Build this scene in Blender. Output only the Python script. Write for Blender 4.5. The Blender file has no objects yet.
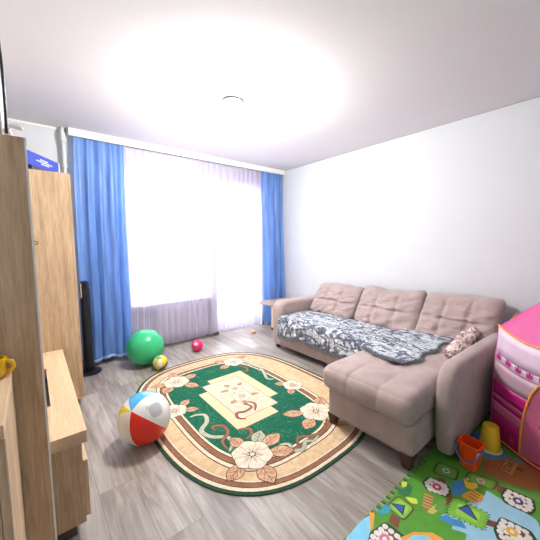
import bpy, bmesh, math, random
from mathutils import Vector, Matrix, noise
from mathutils.geometry import tessellate_polygon
PI=math.pi
S=bpy.context.scene; COL=S.collection
rnd=random.Random(7)

# ------------------------------------------------------------------ object helpers
def tag(o,label=None,cat=None,group=None,kind=None):
    if label:o['label']=label
    if cat:o['category']=cat
    if group:o['group']=group
    if kind:o['kind']=kind
    return o
def thing(name,label,cat,loc=(0,0,0),rz=0,group=None):
    o=bpy.data.objects.new(name,None);COL.objects.link(o);o.empty_display_size=.05
    o.location=loc;o.rotation_euler=(0,0,rz)
    return tag(o,label,cat,group)
def mesh_obj(name,verts,faces,mats,parent=None,smooth=False,midx=None,loc=None):
    me=bpy.data.meshes.new(name);me.from_pydata([tuple(v) for v in verts],[],faces)
    if not isinstance(mats,(list,tuple)):mats=[mats]
    for m in mats:me.materials.append(m)
    if midx:
        for p,i in zip(me.polygons,midx):p.material_index=i
    if smooth:
        for p in me.polygons:p.use_smooth=True
    me.update();o=bpy.data.objects.new(name,me);COL.objects.link(o)
    if parent:o.parent=parent
    if loc:o.location=loc
    return o
class MB:
    """collects shapes for ONE mesh object"""
    def __init__(s):s.v=[];s.f=[];s.m=[]
    def add(s,v,f,mi=0):
        b=len(s.v);s.v+=[tuple(p) for p in v];s.f+=[tuple(b+i for i in q) for q in f];s.m+=[mi]*len(f);return s
    def box(s,a,b,mi=0,rot=None):
        (x0,y0,z0),(x1,y1,z1)=a,b
        v=[Vector(p) for p in [(x0,y0,z0),(x1,y0,z0),(x1,y1,z0),(x0,y1,z0),(x0,y0,z1),(x1,y0,z1),(x1,y1,z1),(x0,y1,z1)]]
        if rot:
            c=(Vector(a)+Vector(b))/2;R=Matrix.Rotation(rot[1],3,rot[0]);v=[R@(p-c)+c for p in v]
        return s.add(v,[(0,3,2,1),(4,5,6,7),(0,1,5,4),(1,2,6,5),(2,3,7,6),(3,0,4,7)],mi)
    def tube(s,pts,r,n=10,mi=0,cap=True):
        pts=[Vector(p) for p in pts];rs=r if isinstance(r,(list,tuple)) else [r]*len(pts)
        v=[];f=[];up=None
        for i,p in enumerate(pts):
            t=(pts[min(i+1,len(pts)-1)]-pts[max(i-1,0)]).normalized()
            if up is None:up=Vector((0,0,1)) if abs(t.z)<.9 else Vector((1,0,0))
            a=t.cross(up).normalized();b=a.cross(t).normalized();up=b
            for k in range(n):
                w=2*PI*k/n;v.append(p+(a*math.cos(w)+b*math.sin(w))*rs[i])
        for i in range(len(pts)-1):
            for k in range(n):
                k2=(k+1)%n;f.append((i*n+k,i*n+k2,(i+1)*n+k2,(i+1)*n+k))
        if cap:f.append(tuple(reversed(range(n))));f.append(tuple((len(pts)-1)*n+k for k in range(n)))
        return s.add(v,f,mi)
    def lathe(s,prof,n=32,c=(0,0,0),mi=0,close=False):
        v=[];f=[]
        for r,z in prof:
            for k in range(n):
                w=2*PI*k/n;v.append((c[0]+r*math.cos(w),c[1]+r*math.sin(w),c[2]+z))
        for i in range(len(prof)-1):
            for k in range(n):
                k2=(k+1)%n;f.append((i*n+k,i*n+k2,(i+1)*n+k2,(i+1)*n+k))
        return s.add(v,f,mi)
    def prism(s,pts,axis,a,b,mi=0):
        """2D polygon extruded along axis from a to b"""
        n=len(pts)
        def V(p,t):
            if axis=='y':return (p[0],t,p[1])
            if axis=='x':return (t,p[0],p[1])
            return (p[0],p[1],t)
        v=[V(p,a) for p in pts]+[V(p,b) for p in pts]
        f=[tuple(range(n)),tuple(reversed(range(n,2*n)))]+[(i,n+i,n+(i+1)%n,(i+1)%n) for i in range(n)]
        return s.add(v,f,mi)
    def poly(s,pts,z,mi=0):
        P3=[Vector((p[0],p[1],z)) for p in pts]
        area=sum(pts[i][0]*pts[(i+1)%len(pts)][1]-pts[(i+1)%len(pts)][0]*pts[i][1] for i in range(len(pts)))
        t=tessellate_polygon([P3]);f=[]
        for q in t:
            a,b,c=[P3[i] for i in q]
            f.append(tuple(q) if (b-a).cross(c-a).z>0 else (q[0],q[2],q[1]))
        return s.add(P3,f,mi)
    def stroke(s,pts,w,z,mi=0):
        """flat ribbon along a 2D polyline, width w (number or list)"""
        P=[Vector(p[:2]) for p in pts];n=len(P);L=[];R=[]
        for i,p in enumerate(P):
            t=(P[min(i+1,n-1)]-P[max(i-1,0)]);t=t.normalized() if t.length>0 else Vector((1,0))
            q=Vector((-t.y,t.x));ww=(w[i] if isinstance(w,(list,tuple)) else w)/2
            L.append(p+q*ww);R.append(p-q*ww)
        v=[(p.x,p.y,z) for p in L]+[(p.x,p.y,z) for p in R]
        return s.add(v,[(i+n,i+1+n,i+1,i) for i in range(n-1)],mi)
    def build(s,name,mats,parent=None,smooth=False,bevel=0,seg=2,loc=None,auto=None,fix=True):
        o=mesh_obj(name,s.v,s.f,mats,parent,smooth,s.m,loc)
        if fix:
            bm=bmesh.new();bm.from_mesh(o.data);bmesh.ops.recalc_face_normals(bm,faces=bm.faces);bm.to_mesh(o.data);bm.free()
        if auto:
            o.data.shade_smooth() if hasattr(o.data,'shade_smooth') else None
            md=o.modifiers.new('es','EDGE_SPLIT');md.split_angle=math.radians(auto)
        if bevel:
            md=o.modifiers.new('bevel','BEVEL');md.width=bevel;md.segments=seg;md.limit_method='ANGLE';md.angle_limit=math.radians(35)
        return o
def catmull(pts,k=8,closed=False):
    P=[Vector(p) for p in pts];n=len(P);out=[]
    rng=range(n) if closed else range(n-1)
    for i in rng:
        g=lambda j:P[j%n] if closed else P[max(0,min(n-1,j))]
        a,b,c,d=g(i-1),g(i),g(i+1),g(i+2)
        for j in range(k):
            t=j/k;out.append(.5*((2*b)+(c-a)*t+(2*a-5*b+4*c-d)*t*t+(3*b-a-3*c+d)*t**3))
    if not closed:out.append(P[-1])
    return out
def soft_box(name,a,b,r,mat,parent=None,n=18,disp=None,taper=None):
    """box with round edges on a cube grid, displaced by disp(unit coords u,v,w,normal)->offset vector/float"""
    a=Vector(a);b=Vector(b);c=(a+b)/2;h=(b-a)/2
    def coords(hh):
        rr=min(r,hh*.98);o=[]
        for i in range(5):o.append(-hh+rr*(1-math.cos(PI/2*i/5)))
        m=[-hh+rr+(2*hh-2*rr)*i/n for i in range(n+1)]
        return o+m+[-x for x in reversed(o)]
    C3=[coords(h[i]) for i in range(3)]
    V={};verts=[];faces=[]
    def idx(p):
        k=tuple(round(x,6) for x in p)
        if k not in V:
            V[k]=len(verts);P=Vector(p);inner=Vector([max(-(h[i]-min(r,h[i]*.98)),min(h[i]-min(r,h[i]*.98),P[i])) for i in range(3)])
            d=P-inner
            if d.length<1e-9:d=Vector((0,0,1e-9))
            # normal approximated
            nrm=d.normalized();Q=inner+nrm*min(r,min(h)*.98) if True else P
            Q=Vector([inner[i]+nrm[i]*min(r,h[i]*.98) for i in range(3)])
            if disp:
                u=Vector([P[i]/h[i] for i in range(3)]);o=disp(u,nrm,Q+c)
                Q=Q+(nrm*o if isinstance(o,float) else o)
            verts.append(Q+c)
        return V[k]
    for ax in range(3):
        i1,i2=(ax+1)%3,(ax+2)%3
        for sg in (-1,1):
            for i in range(len(C3[i1])-1):
                for j in range(len(C3[i2])-1):
                    q=[]
                    for di,dj in ((0,0),(1,0),(1,1),(0,1)):
                        p=[0,0,0];p[ax]=sg*h[ax];p[i1]=C3[i1][i+di];p[i2]=C3[i2][j+dj];q.append(idx(p))
                    if sg<0:q.reverse()
                    if len(set(q))==4:faces.append(tuple(q))
    return mesh_obj(name,verts,faces,mat,parent,True)
def sphere(name,c,r,mat,parent=None,n=32,m=20,sq=(1,1,1)):
    mb=MB();v=[];f=[]
    prof=[(r*math.sin(PI*i/m),-r*math.cos(PI*i/m)) for i in range(m+1)]
    prof[0]=(1e-4,-r);prof[-1]=(1e-4,r)
    mb.lathe(prof,n);mb.v=[(c[0]+x*sq[0],c[1]+y*sq[1],c[2]+z*sq[2]) for x,y,z in mb.v]
    return mb.build(name,mat,parent,smooth=True)

# ------------------------------------------------------------------ materials
def srgb(c):
    return tuple(((x/255)/12.92 if x/255<=.04045 else ((x/255+.055)/1.055)**2.4) for x in c)+(1,)
def base_mat(name):
    m=bpy.data.materials.new(name);m.use_nodes=True;nt=m.node_tree;b=nt.nodes['Principled BSDF'];return m,nt,b
def N(nt,t,**k):
    n=nt.nodes.new(t)
    for a,v in k.items():
        if a in n.inputs:n.inputs[a].default_value=v
        else:setattr(n,a,v)
    return n
def ramp(nt,stops,interp='LINEAR'):
    r=nt.nodes.new('ShaderNodeValToRGB');r.color_ramp.interpolation=interp;e=r.color_ramp.elements
    while len(e)<len(stops):e.new(.5)
    for i,(p,c) in enumerate(stops):e[i].position=p;e[i].color=c if len(c)==4 else srgb(c)
    return r
def mat(name,c,rough=.6,var=.06,scale=8,bump=0,bscale=200,metal=0,sheen=0,spec=.5,stretch=(1,1,1)):
    """plain surface with a slight procedural colour variation and optional fine bump"""
    m,nt,b=base_mat(name);tc=N(nt,'ShaderNodeTexCoord');mp=N(nt,'ShaderNodeMapping');mp.inputs['Scale'].default_value=stretch
    nt.links.new(tc.outputs['Object'],mp.inputs[0]);no=N(nt,'ShaderNodeTexNoise',Scale=scale,Detail=4.);nt.links.new(mp.outputs[0],no.inputs['Vector'])
    c0=srgb(c);lo=tuple(x*(1-var) for x in c0[:3])+(1,);hi=tuple(min(1,x*(1+var)) for x in c0[:3])+(1,)
    r=ramp(nt,[(.3,lo),(.7,hi)]);nt.links.new(no.outputs['Fac'],r.inputs[0]);nt.links.new(r.outputs[0],b.inputs['Base Color'])
    b.inputs['Roughness'].default_value=rough;b.inputs['Metallic'].default_value=metal;b.inputs['Specular IOR Level'].default_value=spec
    if sheen:b.inputs['Sheen Weight'].default_value=sheen;b.inputs['Sheen Roughness'].default_value=.4
    if bump:
        n2=N(nt,'ShaderNodeTexNoise',Scale=bscale,Detail=3.);nt.links.new(tc.outputs['Object'],n2.inputs['Vector'])
        bp=N(nt,'ShaderNodeBump',Strength=bump,Distance=.002);nt.links.new(n2.outputs['Fac'],bp.inputs['Height']);nt.links.new(bp.outputs[0],b.inputs['Normal'])
    return m
def wood(name,cols,stretch=(14,14,1.1),rough=.45):
    m,nt,b=base_mat(name);tc=N(nt,'ShaderNodeTexCoord');mp=N(nt,'ShaderNodeMapping');mp.inputs['Scale'].default_value=stretch
    nt.links.new(tc.outputs['Object'],mp.inputs[0])
    n1=N(nt,'ShaderNodeTexNoise',Scale=1.6,Detail=6.,Roughness=.6,Distortion=.6);n2=N(nt,'ShaderNodeTexNoise',Scale=9.,Detail=5.)
    for n_ in (n1,n2):nt.links.new(mp.outputs[0],n_.inputs['Vector'])
    mx=N(nt,'ShaderNodeMix',data_type='FLOAT');mx.inputs[0].default_value=.4
    nt.links.new(n1.outputs['Fac'],mx.inputs[2]);nt.links.new(n2.outputs['Fac'],mx.inputs[3])
    r=ramp(nt,[(.32,cols[0]),(.5,cols[1]),(.66,cols[2])]);nt.links.new(mx.outputs[0],r.inputs[0]);nt.links.new(r.outputs[0],b.inputs['Base Color'])
    bp=N(nt,'ShaderNodeBump',Strength=.08,Distance=.002);nt.links.new(mx.outputs[0],bp.inputs['Height']);nt.links.new(bp.outputs[0],b.inputs['Normal'])
    b.inputs['Roughness'].default_value=rough;return m
def cloth_mat(name,c,transl=.5,transp=0.,var=.08,weave=(40,40,2)):
    m,nt,b=base_mat(name);out=nt.nodes['Material Output'];nt.nodes.remove(b)
    tc=N(nt,'ShaderNodeTexCoord');mp=N(nt,'ShaderNodeMapping');mp.inputs['Scale'].default_value=weave
    nt.links.new(tc.outputs['Object'],mp.inputs[0]);no=N(nt,'ShaderNodeTexNoise',Scale=1.,Detail=4.);nt.links.new(mp.outputs[0],no.inputs['Vector'])
    c0=srgb(c);r=ramp(nt,[(.3,tuple(x*(1-var) for x in c0[:3])+(1,)),(.7,tuple(min(1,x*(1+var)) for x in c0[:3])+(1,))])
    nt.links.new(no.outputs['Fac'],r.inputs[0])
    d=N(nt,'ShaderNodeBsdfDiffuse');t=N(nt,'ShaderNodeBsdfTranslucent');g=N(nt,'ShaderNodeBsdfGlossy',Roughness=.45)
    for n_ in (d,t):nt.links.new(r.outputs[0],n_.inputs['Color'])
    mx=N(nt,'ShaderNodeMixShader');mx.inputs[0].default_value=transl;nt.links.new(d.outputs[0],mx.inputs[1]);nt.links.new(t.outputs[0],mx.inputs[2])
    mg=N(nt,'ShaderNodeMixShader');mg.inputs[0].default_value=.06;nt.links.new(mx.outputs[0],mg.inputs[1]);nt.links.new(g.outputs[0],mg.inputs[2]);last=mg
    if transp:
        tr=N(nt,'ShaderNodeBsdfTransparent');m2=N(nt,'ShaderNodeMixShader')
        wv=N(nt,'ShaderNodeTexNoise',Scale=1.,Detail=2.);mp2=N(nt,'ShaderNodeMapping');mp2.inputs['Scale'].default_value=(120,1,.5)
        nt.links.new(tc.outputs['Object'],mp2.inputs[0]);nt.links.new(mp2.outputs[0],wv.inputs['Vector'])
        mr=N(nt,'ShaderNodeMapRange');mr.inputs['To Min'].default_value=transp-.15;mr.inputs['To Max'].default_value=transp+.15
        nt.links.new(wv.outputs['Fac'],mr.inputs[0]);lw=N(nt,'ShaderNodeLayerWeight',Blend=.5);mm=N(nt,'ShaderNodeMath',operation='MULTIPLY_ADD');mm.inputs[1].default_value=-.45;nt.links.new(lw.outputs['Facing'],mm.inputs[0]);nt.links.new(mr.outputs[0],mm.inputs[2]);nt.links.new(mm.outputs[0],m2.inputs[0]);mm.use_clamp=True
        nt.links.new(mg.outputs[0],m2.inputs[1]);nt.links.new(tr.outputs[0],m2.inputs[2]);last=m2
    nt.links.new(last.outputs[0],out.inputs['Surface']);return m
def emis(name,c,s):
    m,nt,b=base_mat(name);b.inputs['Base Color'].default_value=srgb(c);b.inputs['Emission Color'].default_value=srgb(c);b.inputs['Emission Strength'].default_value=s;return m
WORLD,LAMP,EXPO=6.2,74.0,0.85
M={}
M['wall']=mat('white_wall_paint',(214,217,220),.9,.015,3,.1,150,spec=.2)
M['ceil']=mat('ceiling_paint',(226,224,226),.95,.01,2,spec=.1)
M['pvc']=mat('white_plastic',(240,240,242),.35,.01)
M['cornice']=mat('cornice_white',(242,242,238),.5,.01)
M['enamel']=mat('radiator_enamel',(228,226,232),.35,.01)
M['pipe']=mat('painted_pipe',(205,208,206),.5,.03)
M['base']=mat('dark_baseboard',(92,80,74),.5,.15,6,stretch=(1,1,4))
M['oak']=wood('sonoma_oak_upright',[(162,132,104),(194,165,132),(216,192,158)])
M['oak_y']=wood('sonoma_oak_along_wall',[(200,170,134),(216,188,150),(228,204,168)],(14,1.1,14))
M['edge']=mat('pale_edge_banding',(226,208,184),.5,.03,10)
M['table']=wood('beige_table_top',[(150,126,108),(172,148,128),(188,166,146)],(10,2,10))
M['table2']=wood('pale_table_side',[(206,184,148),(220,200,166),(230,212,180)],(12,12,1.2))
M['sofa']=mat('greige_velour',(170,152,148),.85,.10,11,.5,220,sheen=.35,spec=.15)
M['foot']=mat('dark_walnut_foot',(74,46,38),.35,.15,20)
M['black']=mat('black_plastic',(24,25,30),.3,.1,spec=.5)
M['steel']=mat('brushed_handle',(190,190,188),.3,.05,30,metal=.8)
M['greymetal']=mat('grey_lamp_rim',(96,96,98),.4,.03,metal=.3)
M['blue']=cloth_mat('blue_satin',(120,164,234),.42,0,.26,(22,22,1.6))  # noise streaks paint satin highlights into the blue
M['bluehem']=cloth_mat('pale_blue_hem',(170,196,235),.3,0,.05)
M['tulle']=cloth_mat('lilac_sheer',(222,214,242),.42,.48,.04,(60,4,1))
M['dark']=mat('shadow_gap_black',(40,34,30),.8,.05)

# laminate floor: grey planks running away along y
def floor_mat():
    m,nt,b=base_mat('grey_oak_laminate');tc=N(nt,'ShaderNodeTexCoord');mp=N(nt,'ShaderNodeMapping');mp.inputs['Rotation'].default_value=(0,0,PI/2);mp.inputs['Location'].default_value=(0,.06,0)
    nt.links.new(tc.outputs['Object'],mp.inputs[0])
    br=N(nt,'ShaderNodeTexBrick',offset=.37,Scale=1.);br.inputs['Mortar Size'].default_value=.0012;br.inputs['Brick Width'].default_value=1.28;br.inputs['Row Height'].default_value=.193
    br.inputs['Color1'].default_value=(0,0,0,1);br.inputs['Color2'].default_value=(1,1,1,1);br.inputs['Mortar'].default_value=(.5,.5,.5,1);br.inputs['Bias'].default_value=0
    nt.links.new(mp.outputs[0],br.inputs['Vector'])
    # per plank offset of the grain
    ad=N(nt,'ShaderNodeVectorMath',operation='MULTIPLY_ADD');ad.inputs[1].default_value=(3.1,7.7,0);nt.links.new(br.outputs['Color'],ad.inputs[0]);nt.links.new(tc.outputs['Object'],ad.inputs[2])
    mg=N(nt,'ShaderNodeMapping');mg.inputs['Scale'].default_value=(16,1.6,1);nt.links.new(ad.outputs[0],mg.inputs[0])
    n1=N(nt,'ShaderNodeTexNoise',Scale=1.3,Detail=7.,Roughness=.62,Distortion=1.1);nt.links.new(mg.outputs[0],n1.inputs['Vector'])
    mg2=N(nt,'ShaderNodeMapping');mg2.inputs['Scale'].default_value=(5,1.2,1);nt.links.new(ad.outputs[0],mg2.inputs[0])
    n2=N(nt,'ShaderNodeTexNoise',Scale=1.,Detail=3.);nt.links.new(mg2.outputs[0],n2.inputs['Vector'])
    r=ramp(nt,[(.3,(146,138,131)),(.5,(184,177,170)),(.68,(212,207,201))]);nt.links.new(n1.outputs['Fac'],r.inputs[0])
    r2=ramp(nt,[(.35,(176,168,160)),(.65,(236,234,232))]);nt.links.new(n2.outputs['Fac'],r2.inputs[0])
    mx=N(nt,'ShaderNodeMix',data_type='RGBA',blend_type='MULTIPLY');mx.inputs[0].default_value=.55
    nt.links.new(r.outputs[0],mx.inputs[6]);nt.links.new(r2.outputs[0],mx.inputs[7])
    rp=ramp(nt,[(0,(205,202,200)),(1,(255,255,255))]);nt.links.new(br.outputs['Color'],rp.inputs[0])
    m2=N(nt,'ShaderNodeMix',data_type='RGBA',blend_type='MULTIPLY');m2.inputs[0].default_value=.8;nt.links.new(mx.outputs[2],m2.inputs[6]);nt.links.new(rp.outputs[0],m2.inputs[7])
    m3=N(nt,'ShaderNodeMix',data_type='RGBA');nt.links.new(br.outputs['Fac'],m3.inputs[0]);nt.links.new(m2.outputs[2],m3.inputs[6]);m3.inputs[7].default_value=srgb((120,112,106))
    nt.links.new(m3.outputs[2],b.inputs['Base Color']);b.inputs['Roughness'].default_value=.36;b.inputs['Specular IOR Level'].default_value=.45
    bp=N(nt,'ShaderNodeBump',Strength=.06,Distance=.002);nt.links.new(n1.outputs['Fac'],bp.inputs['Height']);nt.links.new(bp.outputs[0],b.inputs['Normal'])
    return m
M['floor']=floor_mat()
def struct(o):o['kind']='structure';return o

# ------------------------------------------------------------------ the room (corner of window wall and sofa wall at the origin)
XL,YN,H=-3.78,-5.3,2.55
struct(MB().box((XL-.1,YN-.1,-.1),(.1,.35,0)).build('floor',M['floor']))
struct(MB().box((XL-.1,YN-.1,H),(.1,.35,H+.1)).build('ceiling',M['ceil']))
struct(MB().box((0,YN-.1,0),(.1,.35,H)).build('wall_right',M['wall']))
struct(MB().box((XL-.1,YN-.1,0),(XL,.35,H)).build('wall_left',M['wall']))
struct(MB().box((XL,YN-.1,0),(0,YN,H)).build('wall_near',M['wall']))
WX0,WX1,DX0,DX1,WT,WS=-2.44,-1.36,-1.26,-.44,2.24,.60
w=MB().box((XL,0,0),(WX0,.35,H)).box((DX1,0,0),(0,.35,H)).box((WX0,0,WT),(DX1,.35,H)).box((WX0,.12,0),(WX1,.35,WS-.03)).box((WX1,0,0),(DX0,.35,WT)).box((DX0,.1,0),(DX1,.35,.04))
struct(w.build('wall_window',M['wall']))
glass,nt,b=base_mat('window_glass');nt.nodes.remove(b);o_=nt.nodes['Material Output'];gl=N(nt,'ShaderNodeBsdfGlossy',Roughness=.02);tr=N(nt,'ShaderNodeBsdfTransparent');mx=N(nt,'ShaderNodeMixShader');mx.inputs[0].default_value=.05
nt.links.new(tr.outputs[0],mx.inputs[1]);nt.links.new(gl.outputs[0],mx.inputs[2]);nt.links.new(mx.outputs[0],o_.inputs['Surface'])
def frame(mb,x0,x1,z0,z1,y0,y1,t):
    mb.box((x0,y0,z0),(x0+t,y1,z1)).box((x1-t,y0,z0),(x1,y1,z1)).box((x0+t,y0,z0),(x1-t,y1,z0+t)).box((x0+t,y0,z1-t),(x1-t,y1,z1))
win=thing('window_1',None,None,(0,0,0));struct(win)
f=MB();frame(f,WX0,WX1,WS,WT,.14,.20,.06);xm=(WX0+WX1)/2;f.box((xm-.03,.14,WS+.06),(xm+.03,.20,WT-.06));f.build('window_frame',M['pvc'],win,bevel=.004)
MB().box((WX0+.06,.165,WS+.06),(xm-.03,.175,WT-.06)).build('pane',glass,win)
MB().box((xm+.03,.165,WS+.06),(WX1-.06,.175,WT-.06)).build('pane',glass,win)
MB().box((WX0,-.005,WS-.03),(WX1,.14,WS)).build('window_sill',M['pvc'],win,bevel=.004)
h_=MB().box((xm-.012,.115,1.3),(xm+.012,.14,1.36)).tube([(xm,.11,1.33),(xm,.105,1.2)],.009);h_.build('window_handle',M['pvc'],win)
d=thing('door_1',None,None);struct(d)
f=MB();frame(f,DX0,DX1,.04,WT,.14,.20,.07);f.box((DX0+.07,.14,.68),(DX1-.07,.20,.74));f.build('door_frame',M['pvc'],d,bevel=.004)
MB().box((DX0+.07,.165,.74),(DX1-.07,.175,WT-.07)).build('pane',glass,d)
MB().box((DX0+.07,.165,.20),(DX1-.07,.175,.68)).build('pane',glass,d)
MB().box((DX0+.07,.155,.11),(DX1-.07,.185,.20)).build('door_panel',M['pvc'],d)
MB().box((DX0+.02,.115,1.02),(DX0+.05,.14,1.1)).tube([(DX0+.035,.11,1.06),(DX0+.035,.1,.93)],.009).build('door_handle',M['pvc'],d)
# ceiling cornice that hides the curtain tracks
c=MB().box((-2.99,-.088,2.475),(0,-.076,2.55)).box((-2.99,-.088,2.475),(-2.978,0,2.55)).box((-2.978,-.076,2.53),(0,0,2.545))
struct(c.build('trim_1',M['cornice'],bevel=.003))
struct(MB().box((XL,-.012,2.53),(-3.0,0,2.55)).build('trim_2',M['cornice'],bevel=.003))
struct(MB().box((-.007,YN,2.543),(0,-.09,2.55)).build('trim_3',mat('grey_joint_line',(170,166,164),.8,.1,20)))
struct(MB().box((XL,-.014,0),(WX0,0,.06)).box((WX1,-.014,0),(DX0,0,.06)).box((DX1,-.014,0),(-.014,0,.06)).box((WX0,.104,0),(WX1,.12,.06)).build('baseboard_window',M['base']))
struct(MB().box((-.014,YN,0),(0,0,.06)).build('baseboard_right',M['base']))
struct(MB().box((XL,YN,0),(XL+.014,-.014,.06)).build('baseboard_left',M['base']))

# ------------------------------------------------------------------ radiator, pipe
r=thing('radiator','white sectioned radiator below the window, seen through the sheer curtain','radiator',(-1.78,.04,.1))
for k in range(9):
    x=-.32+.08*k;m_=MB().box((x-.034,-.035,0),(x+.034,.035,.44)).box((x-.028,-.045,.03),(x+.028,-.035,.41))
    m_.build('radiator_section',M['enamel'],r,bevel=.01,seg=2)
MB().tube([(-.36,0,.03),(.36,0,.03)],.014).tube([(-.36,0,.41),(.36,0,.41)],.014).tube([(-.36,0,.41),(-.62,0,.41)],.011).tube([(-.36,0,.03),(-.62,0,.03)],.011).build('connecting_pipe',M['pipe'],r,smooth=True)
p=thing('heating_pipe','white heating riser pipe in the corner left of the blue curtain','pipe',(-3.03,-.045,0))
MB().tube([(0,0,0),(0,0,2.55)],.017,16).build('pipe',M['pipe'],p,auto=40)
MB().lathe([(.017,2.40),(.026,2.405),(.028,2.43),(.024,2.45),(.028,2.47),(.026,2.5),(.017,2.505)],16).build('coupling',M['pipe'],p,auto=50)
MB().lathe([(.017,2.14),(.025,2.145),(.025,2.165),(.017,2.17)],16).build('coupling',M['pipe'],p,auto=50)

# ------------------------------------------------------------------ curtains
def curtain(name,xt0,xt1,xb0,xb1,z0,z1,folds,amp,mat_,label,cat,seed=1,yb=-.05,ytop=-.045,nx=140,nz=40,hem=None,group=None,wav=0):
    rr=random.Random(seed);ph=[rr.uniform(0,6.28) for _ in range(6)];V=[];F=[];mi=[]
    for j in range(nz+1):
        t=j/nz;z=z1+(z0-z1)*t
        for i in range(nx+1):
            s=i/nx
            s2=s+.012*math.sin(2*PI*s*3+ph[0]+t*2)+.01*math.sin(2*PI*s*7+ph[1]-t*1.5)*t
            x=(xt0+(xt1-xt0)*s)*(1-t)+(xb0+(xb1-xb0)*s)*t + (.012*math.sin(t*5+ph[4])*t)
            a=amp*(.55+.45*min(1,t*3))*(.75+.35*math.sin(2*PI*s*2.3+ph[2]))
            w_=math.sin(2*PI*folds*s2+ph[3]+.7*math.sin(t*2.2+ph[5]))
            w2=math.sin(4*PI*folds*s2+ph[1]+t)*.25*(1-t)
            y=ytop+(yb-ytop)*t+a*(w_+w2)
            zz=z+(wav*math.sin(2*PI*s*1.7+ph[2])*t if wav else 0)
            V.append((x+.3*a*math.cos(2*PI*folds*s2+ph[3]),y,zz))
    for j in range(nz):
        for i in range(nx):
            a=j*(nx+1)+i;F.append((a,a+1,a+nx+2,a+nx+1));mi.append(0)
    root=thing(name,label,cat,(0,0,0),group=group)
    o=mesh_obj('curtain_cloth',V,F,mat_,root,True)
    hp=MB();hz=.05
    if hem:
        V2=[];F2=[];top=V[nz*(nx+1):]
        up=V[(nz-1)*(nx+1):nz*(nx+1)]
        for (x,y,z),(ux,uy,uz) in zip(top,up):V2.append((x,y-.003,z+.035))
        for (x,y,z) in top:V2.append((x,y-.003,z-.004))
        for i in range(nx):F2.append((i,i+1,i+nx+2,i+nx+1))
        h=mesh_obj('hem',V2,F2,hem,root,True);md=h.modifiers.new('s','SOLIDIFY');md.thickness=.002
    return root
curtain('curtain',-2.94,-2.46,-2.99,-2.50,.05,2.475,4.3,.028,M['blue'],'wide blue satin curtain hanging at the left of the window','curtain',3,-.125,-.052,hem=M['bluehem'],wav=.012)
curtain('curtain',-.47,-.03,-.50,-.04,.04,2.475,3.6,.026,M['blue'],'narrow blue curtain hanging in the room corner behind the end table','curtain',5,-.12,-.052,hem=M['bluehem'])
t_=curtain('sheer_curtain',-2.50,-.42,-2.52,-.5,.05,2.475,22,.010,M['tulle'],'long lilac see-through net curtain across window and balcony door','curtain',9,-.045,-.022,nx=420,nz=20,wav=.012)

# ------------------------------------------------------------------ ceiling lamp
L=thing('ceiling_lamp','small round ceiling lamp with grey rim, switched on','lamp',(-1.95,-1.60,2.55))
MB().lathe([(.001,0),(.085,0),(.085,-.046),(.078,-.05),(.001,-.05)],40).build('rim',M['greymetal'],L,auto=40)
MB().lathe([(.076,-.05),(.074,-.062),(.06,-.075),(.03,-.083),(.001,-.085)],40).build('diffuser',emis('lamp_diffuser',(255,252,246),30),L,smooth=True)
k=thing('ceiling_hook','tiny pale hook on the ceiling between lamp and window','hook',(-1.47,-1.38,2.55))
MB().lathe([(.001,0),(.016,0),(.014,-.008),(.001,-.012)],20).build('cover',M['greymetal'],k,smooth=True)

# ------------------------------------------------------------------ wall unit on the left
def board(a,b,name,parent,m=None,bev=.0015):return MB().box(a,b).build(name,m or M['oak'],parent,bevel=bev)
# far wardrobe
W=thing('wardrobe','tall pale oak wardrobe at the far end next to the black fan','wardrobe',(-3.42,-.70,0))
X0,X1,Y0,Y1=-.34,.345,-.25,.27
board((X0,Y0,.05),(X1-.018,Y0+.018,1.915),'side_panel',W)
board((X0,Y1-.018,.05),(X1-.018,Y1,1.915),'side_panel',W)
board((X0,Y0+.018,1.897),(X1-.018,Y1-.018,1.915),'top_panel',W)
board((X0,Y0+.018,.05),(X0+.006,Y1-.018,1.897),'back_panel',W)
board((X0+.02,Y0+.01,0),(X1-.04,Y1-.01,.05),'plinth',W,M['base'])
board((X0+.006,Y0+.018,.05),(X1-.018,Y1-.018,.068),'shelf',W)
dr=board((X1-.017,Y0+.002,.055),(X1,Y1-.002,1.912),'door',W)
MB().tube([(X1,Y0+.05,.90),(X1+.028,Y0+.05,.905),(X1+.028,Y0+.05,1.02),(X1,Y0+.05,1.025)],.005,8).build('handle',M['steel'],dr)
hk=thing('wall_hook','small dark hook on the side of the far wardrobe','hook',(-3.325,-.951,1.365))
MB().tube([(-.02,0,.012),(0,-.012,.014),(.018,-.016,.004),(.014,-.016,-.008),(-.012,-.012,-.01),(-.02,0,-.008)],.003,8).build('hook_wire',M['black'],hk,smooth=True)
MB().box((-.024,-.003,-.014),(-.016,.001,.016)).build('plate',M['steel'],hk)

# TV stand
T=thing('tv_stand','low oak TV stand with a cable slot in its top, against the wardrobe','tv stand',(-3.5,-1.62,0))
X0,X1,Y0,Y1=-.27,.295,-.68,.66
ya,yb_,xa,xb=-.31,.25,.160,.177
tp=MB().box((X0,Y0,.452),(xa,Y1,.508)).box((xb,Y0,.452),(X1,Y1,.508)).box((xa,Y0,.452),(xb,ya,.508)).box((xa,yb_,.452),(xb,Y1,.508))
tp.build('top_panel',M['oak_y'],T)
board((xa-.002,ya-.018,.506),(xb+.002,ya,.511),'slot_trim',T,M['greymetal']);board((xa-.002,yb_,.506),(xb+.002,yb_+.018,.511),'slot_trim',T,M['greymetal'])
board((X0,Y0+.01,.06),(X1-.022,Y0+.028,.452),'side_panel',T)
board((X0,Y1-.028,.06),(X1-.022,Y1-.01,.452),'side_panel',T)
board((X0,Y0+.028,.06),(X0+.01,Y1-.028,.452),'back_panel',T)
board((X0+.01,Y0+.028,.06),(X1-.022,Y1-.028,.078),'bottom_panel',T)
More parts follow.
